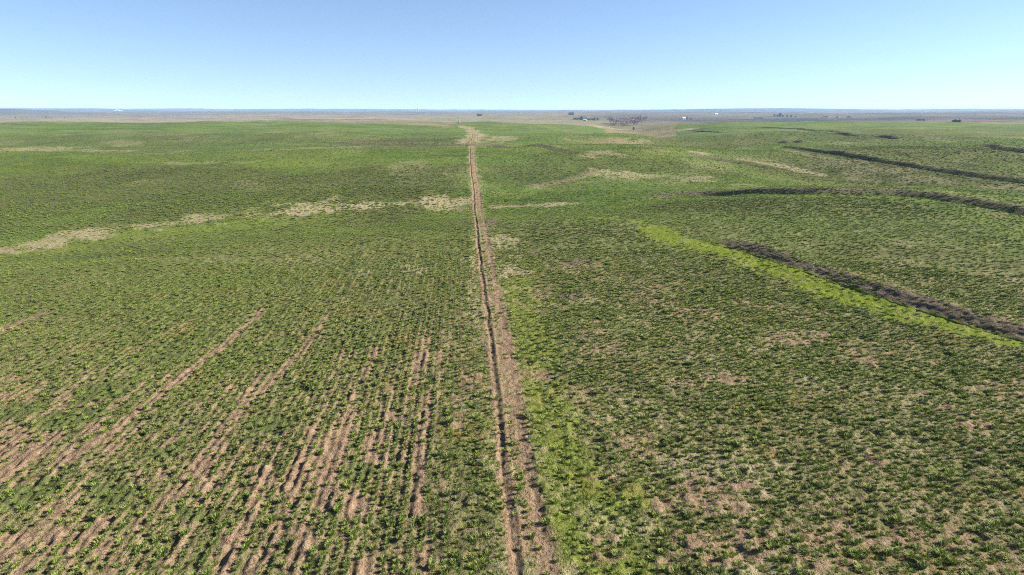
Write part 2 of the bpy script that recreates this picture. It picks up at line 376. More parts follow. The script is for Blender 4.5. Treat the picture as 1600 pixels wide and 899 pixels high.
def ground_material():
    m, n, l = new_mat('field_ground')
    b = n['Principled BSDF']; b.inputs['Roughness'].default_value = 1.0
    b.inputs['Specular IOR Level'].default_value = 0.05
    geo = n.new('ShaderNodeNewGeometry')
    def tex(scale, detail=4, rough=0.6, vec=None):
        t = n.new('ShaderNodeTexNoise'); t.inputs['Scale'].default_value = scale
        t.inputs['Detail'].default_value = detail; t.inputs['Roughness'].default_value = rough
        l.new(vec or geo.outputs['Position'], t.inputs['Vector']); return t.outputs[0]
    def ramp(src, a, c):
        t = n.new('ShaderNodeMapRange'); t.interpolation_type = 'SMOOTHSTEP'
        t.inputs[1].default_value = a; t.inputs[2].default_value = c
        l.new(src, t.inputs[0]); return t.outputs[0]
    def mix(f, a, c, blend='MIX'):
        x = n.new('ShaderNodeMix'); x.data_type = 'RGBA'; x.blend_type = blend
        for s, i in ((f, 0), (a, 6), (c, 7)):
            if isinstance(s, (tuple, list)): x.inputs[i].default_value = tuple(s) + (1,)
            elif isinstance(s, float): x.inputs[i].default_value = s
            else: l.new(s, x.inputs[i])
        return x.outputs[2]
    def att(nm):
        a = n.new('ShaderNodeAttribute'); a.attribute_name = nm; return a.outputs['Fac']
    def math_(op, a, c):
        x = n.new('ShaderNodeMath'); x.operation = op; x.use_clamp = False
        for s, i in ((a, 0), (c, 1)):
            if isinstance(s, (int, float)): x.inputs[i].default_value = s
            else: l.new(s, x.inputs[i])
        return x.outputs[0]
    fine = tex(9.0, 5, 0.75); mid = tex(1.3, 5, 0.7); broad = tex(0.035, 5, 0.6); huge = tex(0.006, 4, 0.6)
    pix = tex(0.30, 6, 0.8)
    mp = n.new('ShaderNodeMapping'); mp.inputs['Scale'].default_value = (0.35, 1.0, 1.0); l.new(geo.outputs['Position'], mp.inputs['Vector'])
    band = tex(0.016, 5, 0.62, mp.outputs[0])
    # closed sward, as seen over the farther fields
    green = mix(ramp(broad, 0.35, 0.65), (0.086, 0.132, 0.022), (0.132, 0.178, 0.036))
    green = mix(ramp(huge, 0.42, 0.62), green, (0.084, 0.146, 0.030))
    green = mix(math_('MULTIPLY', ramp(band, 0.50, 0.66), 0.65), green, (0.135, 0.150, 0.045))
    green = mix(math_('MULTIPLY', ramp(band, 0.46, 0.34), 0.6), green, (0.045, 0.070, 0.022))
    green = mix(math_('MULTIPLY', ramp(pix, 0.52, 0.70), 0.7), green, (0.155, 0.145, 0.060))
    green = mix(math_('MULTIPLY', ramp(pix, 0.46, 0.32), 0.6), green, (0.038, 0.058, 0.016))
    spot = tex(0.055, 6, 0.7, mp.outputs[0])
    green = mix(math_('MULTIPLY', ramp(spot, 0.53, 0.63), 0.6), green, (0.165, 0.160, 0.062))
    green = mix(math_('MULTIPLY', ramp(spot, 0.46, 0.36), 0.6), green, (0.044, 0.068, 0.018))
    # litter and bare earth between the tussocks nearby
    litter = mix(ramp(mid, 0.36, 0.62), (0.110, 0.112, 0.036), (0.205, 0.165, 0.090))
    litter = mix(math_('MULTIPLY', ramp(fine, 0.50, 0.66), 0.8), litter, (0.27, 0.225, 0.135))
    litter = mix(math_('MULTIPLY', ramp(fine, 0.46, 0.34), 0.7), litter, (0.070, 0.085, 0.022))
    litter = mix(math_('MULTIPLY', ramp(broad, 0.42, 0.66), 0.7), litter, (0.095, 0.122, 0.028))
    litter = mix(math_('MULTIPLY', ramp(tex(0.13, 4, 0.6), 0.54, 0.66), 0.65), litter, (0.225, 0.150, 0.058))
    soilc = mix(ramp(mid, 0.38, 0.62), (0.186, 0.116, 0.069), (0.272, 0.187, 0.118))
    soilc = mix(math_('MULTIPLY', ramp(fine, 0.48, 0.66), 0.8), soilc, (0.345, 0.27, 0.19))
    soilc = mix(math_('MULTIPLY', ramp(fine, 0.44, 0.32), 0.7), soilc, (0.12, 0.085, 0.050))
    strawc = mix(ramp(fine, 0.36, 0.62), (0.155, 0.130, 0.062), (0.37, 0.32, 0.20))
    strawc = mix(math_('MULTIPLY', ramp(mid, 0.45, 0.65), 0.6), strawc, (0.34, 0.255, 0.175))
    mossc = mix(ramp(fine, 0.34, 0.66), (0.098, 0.138, 0.012), (0.185, 0.238, 0.022))
    mossc = mix(math_('MULTIPLY', ramp(mid, 0.5, 0.66), 0.5), mossc, (0.17, 0.165, 0.045))
    weedc = mix(ramp(fine, 0.34, 0.66), (0.060, 0.080, 0.022), (0.150, 0.160, 0.060))
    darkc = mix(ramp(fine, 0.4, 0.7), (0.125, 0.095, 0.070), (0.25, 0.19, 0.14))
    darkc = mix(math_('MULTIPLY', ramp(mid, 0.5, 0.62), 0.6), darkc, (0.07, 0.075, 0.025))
    tanc = mix(ramp(huge, 0.35, 0.65), (0.23, 0.180, 0.105), (0.28, 0.215, 0.135))
    tanc = mix(math_('MULTIPLY', ramp(band, 0.48, 0.62), 0.55), tanc, (0.12, 0.12, 0.055))
    mp2 = n.new('ShaderNodeMapping'); mp2.inputs['Scale'].default_value = (0.25, 1.0, 1.0); l.new(geo.outputs['Position'], mp2.inputs['Vector'])
    belt = tex(0.0042, 6, 0.65, mp2.outputs[0])
    tanc = mix(math_('MULTIPLY', ramp(belt, 0.50, 0.60), 0.4), tanc, (0.085, 0.105, 0.040))
    tanc = mix(math_('MULTIPLY', ramp(belt, 0.45, 0.36), 0.7), tanc, (0.085, 0.070, 0.055))
    lavc = mix(ramp(tex(0.0022, 6, 0.65), 0.42, 0.58), (0.088, 0.070, 0.062), (0.036, 0.046, 0.034))
    grain = math_('ADD', math_('MULTIPLY', math_('SUBTRACT', fine, 0.5), 1.3), math_('ADD', math_('MULTIPLY', math_('SUBTRACT', mid, 0.5), 1.1), math_('MULTIPLY', math_('SUBTRACT', pix, 0.5), 0.7)))
    def sharp(a, k=0.6):
        return ramp(math_('ADD', a, math_('MULTIPLY', math_('MULTIPLY', grain, k), ramp(a, 0.0, 0.25))), 0.20, 0.62)
    roughc = mix(ramp(pix, 0.40, 0.60), (0.060, 0.070, 0.022), (0.115, 0.105, 0.050))
    roughc = mix(math_('MULTIPLY', ramp(mid, 0.5, 0.65), 0.6), roughc, (0.150, 0.115, 0.070))
    green = mix(math_('MULTIPLY', att('rough'), 0.75), green, roughc)
    c = mix(att('stand'), green, litter)
    c = mix(sharp(att('weed'), 0.5), c, weedc)
    c = mix(math_('MULTIPLY', sharp(att('moss'), 0.9), math_('ADD', 0.15, math_('MULTIPLY', 0.85, att('moss')))), c, mossc)
    c = mix(math_('MULTIPLY', sharp(att('straw'), 1.5), math_('ADD', 0.25, math_('MULTIPLY', 0.7, att('straw')))), c, strawc)
    c = mix(math_('MULTIPLY', sharp(att('soil'), 1.2), math_('ADD', 0.35, math_('MULTIPLY', 0.65, att('soil')))), c, soilc)
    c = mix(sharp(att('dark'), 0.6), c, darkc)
    c = mix(att('tan'), c, tanc)
    c = mix(att('lav'), c, lavc)
    c = mix(1.0, c, (0.80, 0.80, 0.80), 'MULTIPLY')
    l.new(c, b.inputs['Base Color'])
    bp = n.new('ShaderNodeBump'); bp.inputs['Strength'].default_value = 0.8; bp.inputs['Distance'].default_value = 0.12
    l.new(fine, bp.inputs['Height'])
    bp2 = n.new('ShaderNodeBump'); bp2.inputs['Strength'].default_value = 0.8; bp2.inputs['Distance'].default_value = 0.5
    l.new(mid, bp2.inputs['Height']); l.new(bp.outputs[0], bp2.inputs['Normal'])
    bp3 = n.new('ShaderNodeBump'); bp3.inputs['Strength'].default_value = 0.7; bp3.inputs['Distance'].default_value = 1.2
    l.new(pix, bp3.inputs['Height']); l.new(bp2.outputs[0], bp3.inputs['Normal'])
    l.new(bp3.outputs[0], b.inputs['Normal'])
    return m
M_GROUND = ground_material()

def mesh_obj(name, verts, faces, mat, parent=None, smooth_=False):
    me = bpy.data.meshes.new(name)
    me.from_pydata([tuple(v) for v in verts], [], faces)
    me.materials.append(mat)
    if smooth_: me.polygons.foreach_set('use_smooth', [True] * len(me.polygons))
    me.update()
    o = bpy.data.objects.new(name, me); sc.collection.objects.link(o)
    if parent: o.parent = parent
    return o

def grid_mesh(name, V, nr, nc, wrap=False):
    """V: (nr*nc,3) array"""
    i = np.arange(nr - 1)[:, None]; j = np.arange(nc if wrap else nc - 1)[None, :]
    jn = (j + 1) % nc
    q = np.stack([i * nc + j, i * nc + jn, (i + 1) * nc + jn, (i + 1) * nc + j], -1).reshape(-1, 4)
    me = bpy.data.meshes.new(name)
    me.vertices.add(len(V)); me.vertices.foreach_set('co', V.astype(np.float32).ravel())
    me.loops.add(q.size); me.loops.foreach_set('vertex_index', q.ravel().astype(np.int32))
    me.polygons.add(len(q)); me.polygons.foreach_set('loop_start', np.arange(0, q.size, 4, dtype=np.int32))
    me.polygons.foreach_set('use_smooth', np.ones(len(q), bool))
    me.update(calc_edges=True)
    me.materials.append(M_GROUND)
    return me

def add(name, me, **props):
    o = bpy.data.objects.new(name, me); sc.collection.objects.link(o)
    for k, v in props.items(): o[k] = v
    return o

# ------------------------------------------------------------------ the ground sheet
_OFF = {tuple(b[1][0]) for b in (BANKS[0], BANKS[1], BANKS[2], BANKS[-1])}     # banks that run on out of the picture
def bank_ends(al, pts):
    """1 along the bank, easing to 0 at its ends"""
    L = sum(math.dist(a, c) for a, c in zip(pts[:-1], pts[1:]))
    t0 = min(30, L * .25); t1 = min(8, L * .1) if tuple(pts[0]) in _OFF else t0
    return smooth(al, 0.5, t0) * (1 - smooth(al, L - t1, L - 0.5))

def sink(x, y):
    """the ground sheet steps down under the track and the banks, which are sheets of their own"""
    s = 0.5 * (1 - smooth(np.abs(track_dist(x, y)), TR_HW - 1.7, TR_HW - 0.9))
    for lab, pts, hf, hb, h, k in BANKS:
        s = np.maximum(s, line_mask(x, y, pts, hb, lambda d, sd, al, i: 0.6 * (1 - smooth(d / np.where(sd > 0, hf, hb), 0.45, 0.72)) * bank_ends(al, pts)))
    return s

rr = np.concatenate([np.geomspace(0.03, 24, 60, endpoint=False), np.geomspace(24, 130, 500, endpoint=False),
                     np.geomspace(130, 520, 230, endpoint=False), np.geomspace(520, 24000, 260)])
ang = np.concatenate([np.linspace(-46, 46, 720), np.linspace(49, 311, 80)])
RR, AA = np.meshgrid(rr, np.radians(ang), indexing='ij')
X = (RR * np.sin(AA)).ravel(); Y = (RR * np.cos(AA)).ravel()
Z = H(X, Y) + micro(X, Y) - sink(X, Y)
me = grid_mesh('ground', np.stack([X, Y, Z], 1), len(rr), len(ang), wrap=True)
set_zone_attributes(me, X, Y)
add('ground', me, kind='structure', label='green rolling farm fields reaching to the horizon')
Z_MIN = float(Z.min()); Z_MAX = float(Z.max())
# ------------------------------------------------------------------ strips: track and banks
def resample(pts, step_near=0.16, growth=0.004):
    P = np.array(pts); seg = np.hypot(*(P[1:] - P[:-1]).T); L = np.concatenate([[0], np.cumsum(seg)])
    s = [0.0]
    while s[-1] < L[-1]:
        x = np.interp(s[-1], L, P[:, 0]); y = np.interp(s[-1], L, P[:, 1])
        s.append(s[-1] + max(step_near, growth * math.hypot(x, y)))
    s = np.array(s[:-1])
    C = np.stack([np.interp(s, L, P[:, 0]), np.interp(s, L, P[:, 1])], 1)
    for _ in range(3): C[1:-1] = 0.25 * C[:-2] + 0.5 * C[1:-1] + 0.25 * C[2:]
    T = np.gradient(C, axis=0); T /= np.linalg.norm(T, axis=1)[:, None]
    N = np.stack([T[:, 1], -T[:, 0]], 1)          # to the right of the walking direction
    return s, C, N

s, C, N = resample(TRACK)
lat = np.concatenate([[-TR_HW], np.linspace(-TR_HW + 0.3, -1.6, 8), np.linspace(-1.5, 1.5, 44), np.linspace(1.6, TR_HW - 0.3, 8), [TR_HW]])
PX = (C[:, None, 0] + N[:, None, 0] * lat).ravel(); PY = (C[:, None, 1] + N[:, None, 1] * lat).ravel()
S = np.repeat(s, len(lat)); LT = np.tile(lat, len(s))
wob = (noise(S / 5, 0 * S, 71) - 0.5) * 0.35
RUTS = (-0.92, 0.92)
rutL = np.exp(-((LT - RUTS[0] - wob) / 0.24) ** 2 * 1.0); rutR = np.exp(-((LT - RUTS[1] - wob * 0.8) / 0.42) ** 2)
deepL = 0.13 * (0.55 + 0.6 * noise(S / 4, 0 * S + 3, 72)); deepR = 0.05 * (0.5 + 0.8 * noise(S / 5, 0 * S + 7, 73))
lip = 0.06 * np.exp(-((LT + 0.45) / 0.2) ** 2) + 0.02 * np.exp(-((LT - 1.55) / 0.2) ** 2)
inner = np.clip(rutL + rutR, 0, 1)
PZ = H(PX, PY) + micro(PX, PY) * (1 - 0.6 * np.maximum(inner, np.exp(-(LT / 1.5) ** 6))) + 0.02 - deepL * rutL - deepR * rutR + lip \
    + (noise(PX / 0.22, PY / 0.22, 74) - .5) * 0.05 - 0.45 * smooth(np.abs(LT), TR_HW - 0.35, TR_HW)
me = grid_mesh('dirt_track', np.stack([PX, PY, PZ], 1), len(s), len(lat))
bare = np.clip(1.15 * np.exp(-((LT - RUTS[0] - wob + 0.1) / 0.42) ** 4) + np.exp(-((LT - RUTS[1] - wob) / 0.68) ** 4), 0, 1)
bare = np.maximum(bare, 0.9 * np.exp(-(LT / 1.55) ** 6) * smooth(noise(PX / 0.55, PY / 1.1, 77), 0.25, 0.6))
bare *= (0.7 + 0.5 * noise(S / 3, LT / 0.6, 75)) * (1 - 0.75 * smooth(np.hypot(PX, PY), 420, 760))
set_zone_attributes(me, PX, PY, soil_extra=np.clip(bare, 0, 1), straw_extra=0.5 * smooth(noise(PX / 0.7, PY / 1.4, 76), .4, .75) * (1 - smooth(np.abs(LT), 1.5, 3.0)))
add('dirt_track', me, kind='structure', label='dirt track with two wheel ruts running straight towards the horizon')

def bank_profile(q):
    """q<0 front (towards the lower ground), 0 crest, q>0 back; -1..1"""
    return np.where(q < 0, smooth(1 + q, 0.05, 1.0) ** 0.8, (1 - smooth(q, 0.0, 1.0)))

for lab, pts, hf, hb, h, k in BANKS:
    D0 = math.hypot(*pts[len(pts) // 2])
    s, C, N = resample(pts, 0.25, 0.005)
    Ls = s[-1]
    nf = 22 if D0 < 160 else 12
    lat = np.concatenate([np.linspace(hf, 0, nf), np.linspace(0, -hb, nf)[1:]])      # right side = front (downhill, facing the camera)
    PX = (C[:, None, 0] + N[:, None, 0] * lat).ravel(); PY = (C[:, None, 1] + N[:, None, 1] * lat).ravel()
    S = np.repeat(s, len(lat)); LT = np.tile(lat, len(s))
    q = np.where(LT > 0, -LT / hf, -LT / hb)
    ends = bank_ends(S, pts)
    hh = h * ends * (0.8 + 0.4 * noise(S / 9, 0 * S, 81))
    clod = (fbm(PX / 0.9, PY / 0.9, 82, 3) - 0.5) * (0.38 if D0 < 160 else 0.14) * np.exp(-(q / 0.6) ** 2) * ends
    PZ = H(PX, PY) + micro(PX, PY) + 0.02 + hh * bank_profile(q) + clod - 0.6 * smooth(np.abs(q), 0.88, 1.0)
    me = grid_mesh('terrace_bank', np.stack([PX, PY, PZ], 1), len(s), len(lat))
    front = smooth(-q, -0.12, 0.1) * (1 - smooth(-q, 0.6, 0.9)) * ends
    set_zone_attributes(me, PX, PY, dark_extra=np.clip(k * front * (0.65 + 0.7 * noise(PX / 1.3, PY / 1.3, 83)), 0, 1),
                        straw_extra=0.45 * np.exp(-((q - 0.05) / 0.16) ** 2) * ends)
    add('terrace_bank', me, kind='structure', label=lab)

# far gravel road, draped over the fields
pts = line([(717.8, 193), (717.5, 190), (717.2, 186), (717, 181)], 6)
s, C, N = resample(pts, 3, 0.004)
lat = np.linspace(-2.6, 2.6, 6)
PX = (C[:, None, 0] + N[:, None, 0] * lat).ravel(); PY = (C[:, None, 1] + N[:, None, 1] * lat).ravel()
PZ = H(PX, PY) + micro(PX, PY) + 0.35 - 0.9 * (np.abs(np.tile(lat, len(s))) > 2.5)
me = grid_mesh('gravel_road', np.stack([PX, PY, PZ], 1), len(s), len(lat))
me.materials.clear(); me.materials.append(plain('road_gravel', (0.145, 0.12, 0.10), 0.95, 0.15, 0.2))
add('gravel_road', me, kind='structure', label='pale gravel road crossing the far tan field')

# ------------------------------------------------------------------ grass tussocks (uncountable: one object, geometry nodes)
def grass_material():
    m, n, l = new_mat('grass_blades')
    b = n['Principled BSDF']; b.inputs['Roughness'].default_value = 0.75
    b.inputs['Specular IOR Level'].default_value = 0.15
    a = n.new('ShaderNodeAttribute'); a.attribute_type = 'INSTANCER'; a.attribute_name = 'tint'
    r = n.new('ShaderNodeValToRGB'); e = r.color_ramp.elements
    e[0].position = 0.0; e[0].color = (0.060, 0.098, 0.010, 1)
    e[1].position = 1.0; e[1].color = (0.34, 0.29, 0.17, 1)
    for p, c in ((0.3, (0.105, 0.155, 0.014)), (0.55, (0.175, 0.215, 0.022)), (0.78, (0.22, 0.215, 0.06))):
        k = e.new(p); k.color = c + (1,)
    l.new(a.outputs['Fac'], r.inputs[0])
    g = n.new('ShaderNodeAttribute'); g.attribute_name = 'dry'
    mx = n.new('ShaderNodeMix'); mx.data_type = 'RGBA'; mx.inputs[7].default_value = (0.30, 0.235, 0.12, 1)
    l.new(g.outputs['Fac'], mx.inputs[0]); l.new(r.outputs[0], mx.inputs[6])
    m8 = n.new('ShaderNodeMix'); m8.data_type = 'RGBA'; m8.blend_type = 'MULTIPLY'; m8.inputs[0].default_value = 1.0; m8.inputs[7].default_value = (0.83, 1.0, 0.88, 1)
    l.new(mx.outputs[2], m8.inputs[6]); mx = m8
    l.new(mx.outputs[2], b.inputs['Base Color'])
    tr = n.new('ShaderNodeBsdfTranslucent'); l.new(mx.outputs[2], tr.inputs['Color'])
    ms = n.new('ShaderNodeMixShader'); ms.inputs[0].default_value = 0.12
    l.new(b.outputs[0], ms.inputs[1]); l.new(tr.outputs[0], ms.inputs[2])
    l.new(ms.outputs[0], n['Material Output'].inputs['Surface'])
    return m
M_GRASS = grass_material()

def tuft_mesh(seed, nb, rad, hgt, wid, lean):
    rnd = random.Random(seed); V = []; Fc = []; dry = []
    for k in range(nb):
        a = rnd.uniform(0, 2 * math.pi); q = rad * math.sqrt(rnd.random()) * 0.75
        bx, by = math.cos(a) * q, math.sin(a) * q
        a2 = a + rnd.gauss(0, 0.7); h = hgt * rnd.uniform(0.55, 1.1) * (1 - 0.4 * q / rad); ln = lean * rnd.uniform(0.4, 1.3)
        dx, dy = math.cos(a2), math.sin(a2); sx, sy = -dy * wid * .5, dx * wid * .5
        i = len(V); d = rnd.choice((0, 0, 0, 0.25, 0.45, 1.0))
        V += [(bx - sx, by - sy, -0.05), (bx + sx, by + sy, -0.05),
              (bx + dx * ln * .45 + sx * .9, by + dy * ln * .45 + sy * .9, h * .65), (bx + dx * ln * .45 - sx * .9, by + dy * ln * .45 - sy * .9, h * .65),
              (bx + dx * ln, by + dy * ln, h * rnd.uniform(.8, 1.0))]
        dry += [d, d, d * .8, d * .8, max(d, 0.25)]
        Fc += [(i, i + 1, i + 2, i + 3), (i + 3, i + 2, i + 4)]
    me = bpy.data.meshes.new('tuft')
    me.from_pydata(V, [], Fc); me.materials.append(M_GRASS)
    at_ = me.attributes.new('dry', 'FLOAT', 'POINT'); at_.data.foreach_set('value', dry)
    me.update()
    return me

protos = bpy.data.collections.new('tuft_kinds')
SPEC = [(74, .27, .28, .034, .13), (64, .22, .33, .032, .11), (84, .32, .24, .036, .17), (50, .20, .15, .032, .13), (28, .30, .09, .05, .14), (50, .46, .30, .10, .24)]
for i, (nb, rd, hg, wd, ln) in enumerate(SPEC):
    protos.objects.link(bpy.data.objects.new('tuft_%d' % i, tuft_mesh(100 + i, nb, rd, hg, wd, ln)))

rng = np.random.default_rng(7)
bu = BANKS[0][1]; bd = np.array(bu[-1]) - np.array(bu[8]); bd /= np.linalg.norm(bd)
def row_points(dx, dy, rmin, rmax, row, step, amax, loose=1.0):
    """points in drill rows running along (dx,dy) within a sector in front of the camera"""
    n = int(2 * rmax / row); k = np.arange(-n // 2, n // 2)
    m = int(2 * rmax / step); j = np.arange(-m // 2, m // 2)
    U, Vv = np.meshgrid(k * row, j * step, indexing='ij')
    Vv = Vv + rng.uniform(0, step, (len(k), 1))
    U = U.ravel() + rng.normal(0, row * 0.14 * loose, U.size); Vv = Vv.ravel() + rng.normal(0, step * 0.28 * loose, U.size)
    bend = (fbm(U / 30, Vv / 30, 91, 2) - 0.5) * (0.0 if loose < 1 else 3.0)
    U = U + bend
    x = U * dy + Vv * dx; y = -U * dx + Vv * dy
    r = np.hypot(x, y); az = np.degrees(np.arctan2(x, y))
    ok = (r > rmin) & (r < rmax) & (np.abs(az) < amax)
    return x[ok], y[ok]

GX, GY, GS, GK, GT = [], [], [], [], []
def sow(x, y, kinds, smin, smax, density):
    soil, straw, moss, weed, dark, tan, lav = zones(x, y)
    td = track_dist(x, y)
    p = density * (1 - 0.40 * soil - 0.5 * smooth(soil, .7, 1.0)) * (1 - 0.4 * straw) * (1 - 0.8 * moss) * (1 - 0.75 * weed) * (1 - 0.75 * dark) * (1 - tan)
    p = p * (0.62 + 0.75 * fbm(x / 3, y / 3, 95, 3)) * (1 - smooth(np.hypot(x, y), 420, 720))
    rut = np.exp(-((td - RUTS[0]) / 0.45) ** 2) + np.exp(-((td - RUTS[1]) / 0.55) ** 2)
    p = p * (1 - np.clip(rut, 0, 1))
    ok = rng.random(len(x)) < p
    x, y = x[ok], y[ok]; n = len(x)
    t = 0.02 + 0.42 * fbm(x / 9, y / 9, 96, 3) + rng.normal(0, 0.15, n) + 0.12 * smooth(np.hypot(x, y), 110, 260) + 0.30 * straw[ok] + 0.25 * moss[ok] + 0.55 * soil[ok] * rng.random(n) + 0.15 * weed[ok] + 0.12 * (1 - smooth(np.abs(td[ok]), 1, 4))
    ro = rough_stand(x, y); t = t - 0.22 * ro - 0.10 * (1 - smooth(np.hypot(x, y), 60, 110)) * (td[ok] < -3)
    GX.append(x); GY.append(y); GT.append(np.clip(t, 0, 1)); GS.append(rng.uniform(smin, smax, n) * np.clip(rng.lognormal(0, 0.18, n), .6, 1.6) * (1 + 0.45 * ro)); GK.append(rng.choice(kinds, n))

def side(x, y):
    return x * tdy - y * tdx
x, y = row_points(tdx, tdy, 24, 125, 0.72, 0.36, 52, 0.6); m = side(x, y) < 0
sow(x[m], y[m], [0, 1, 2, 3, 3], 0.48, 0.95, 0.9)
x, y = row_points(bd[0], bd[1], 24, 125, 0.50, 0.44, 52); m = side(x, y) >= 0
sow(x[m], y[m], [0, 1, 2, 3, 3], 0.5, 1.02, 0.95)
# low mat of weeds and moss between the rows
x, y = row_points(0.6, 0.8, 24, 75, 0.45, 0.45, 50)
sow(x, y, [4, 3], 0.5, 1.0, 0.28)
x, y = row_points(tdx, tdy, 125, 230, 0.72, 0.76, 48, 2.2)
sow(x, y, [0, 2, 2, 3], 0.6, 1.05, 0.75)
x, y = row_points(0.5, 0.866, 230, 440, 1.08, 1.08, 44, 3.0)
sow(x, y, [5, 2, 2], 0.45, 0.8, 0.7)
x, y = row_points(0.5, 0.866, 440, 720, 2.3, 2.3, 42, 3.0)
sow(x, y, [5], 0.5, 1.0, 0.6)
GX = np.concatenate(GX); GY = np.concatenate(GY); GS = np.concatenate(GS); GK = np.concatenate(GK); GT = np.concatenate(GT)
GZ = H(GX, GY) + micro(GX, GY)
for lab, pts, hf, hb, h, k in BANKS:                   # none on the banks' own sheets, except a few that would sink in
    L = sum(math.dist(a, c) for a, c in zip(pts[:-1], pts[1:]))
    def raise_(d, sd, al, i):
        w = np.where(sd > 0, hf, hb)
        e = bank_ends(al, pts)
        q = np.where(sd > 0, -d / w, d / w)
        return np.where(d < w, h * e * (0.8 + 0.4 * noise(al / 9, 0 * al, 81)) * bank_profile(np.clip(q, -1, 1)), 0)
    GZ = GZ + line_mask(GX, GY, pts, hb, raise_)
def scatter(name, X_, Y_, Z_, size, pick, tint, kinds, **props):
    me = bpy.data.meshes.new(name)
    me.vertices.add(len(X_)); me.vertices.foreach_set('co', np.stack([X_, Y_, Z_], 1).astype(np.float32).ravel())
    for nm, arr in (('tint', tint), ('size', size), ('turn', rng.uniform(0, 6.283, len(X_)))):
        a = me.attributes.new(nm, 'FLOAT', 'POINT'); a.data.foreach_set('value', np.asarray(arr, np.float32))
    a = me.attributes.new('pick', 'INT', 'POINT'); a.data.foreach_set('value', np.asarray(pick, np.int32))
    me.materials.append(M_GRASS)
    ob = add(name, me, kind='stuff', **props)
    ng = bpy.data.node_groups.new('scatter', 'GeometryNodeTree')
    ng.interface.new_socket('Geometry', in_out='INPUT', socket_type='NodeSocketGeometry')
    ng.interface.new_socket('Geometry', in_out='OUTPUT', socket_type='NodeSocketGeometry')
    gi = ng.nodes.new('NodeGroupInput'); go = ng.nodes.new('NodeGroupOutput')
    ci = ng.nodes.new('GeometryNodeCollectionInfo'); ci.inputs[0].default_value = kinds
    ci.inputs['Separate Children'].default_value = True; ci.inputs['Reset Children'].default_value = True
    iop = ng.nodes.new('GeometryNodeInstanceOnPoints'); iop.inputs['Pick Instance'].default_value = True
    def named(nm, ty):
        q = ng.nodes.new('GeometryNodeInputNamedAttribute'); q.data_type = ty; q.inputs[0].default_value = nm; return q.outputs[0]
    cx = ng.nodes.new('ShaderNodeCombineXYZ')
    ng.links.new(named('turn', 'FLOAT'), cx.inputs[2])
    ng.links.new(gi.outputs[0], iop.inputs['Points']); ng.links.new(ci.outputs[0], iop.inputs['Instance'])
    ng.links.new(named('pick', 'INT'), iop.inputs['Instance Index'])
    ng.links.new(cx.outputs[0], iop.inputs['Rotation']); ng.links.new(named('size', 'FLOAT'), iop.inputs['Scale'])
    ng.links.new(iop.outputs[0], go.inputs[0])
    ob.modifiers.new('scatter', 'NODES').node_group = ng
    return ob
scatter('grass', GX, GY, GZ, GS, GK, GT, protos, label='green grass tussocks growing in rows over the fields', category='grass')
print('tussocks', len(GX))

# ------------------------------------------------------------------ far farms and trees
M_DARKWALL = plain('weathered_boards', (0.05, 0.045, 0.05), 0.9, 0.2, 1.0)
M_DARKROOF = plain('dark_roof_metal', (0.035, 0.035, 0.045), 0.6, 0.2, 1.0)
M_WHITE = plain('white_paint', (0.55, 0.54, 0.52), 0.7, 0.06, 1.0)
M_PALEROOF = plain('pale_roof_metal', (0.45, 0.46, 0.47), 0.5, 0.08, 1.0)
M_GLASS = plain('window_glass', (0.03, 0.035, 0.045), 0.15, 0.1, 1.0)
M_BARK = plain('grey_bark', (0.13, 0.105, 0.105), 0.95, 0.2, 2.0)
M_TWIG = plain('bare_twigs', (0.30, 0.24, 0.25), 0.95, 0.25, 1.0)
M_NEEDLE = plain('evergreen_foliage', (0.020, 0.034, 0.020), 0.9, 0.35, 1.0)
M_ROCK = plain('pale_stone', (0.42, 0.38, 0.33), 0.95, 0.2, 6.0)

def gz(x, y):
    return float(H(x, y)) + float(micro(np.array([x]), np.array([y]))[0])

def root(name, label, cat, loc, rz=0.0, group=None):
    o = bpy.data.objects.new(name, None); sc.collection.objects.link(o)
    o.location = loc; o.rotation_euler[2] = rz; o['label'] = label; o['category'] = cat
    if group: o['group'] = group
    return o

def box_v(x0, x1, y0, y1, z0, z1):
    v = [(x0, y0, z0), (x1, y0, z0), (x1, y1, z0), (x0, y1, z0), (x0, y0, z1), (x1, y0, z1), (x1, y1, z1), (x0, y1, z1)]
    return v, [(0, 3, 2, 1), (4, 5, 6, 7), (0, 1, 5, 4), (1, 2, 6, 5), (2, 3, 7, 6), (3, 0, 4, 7)]

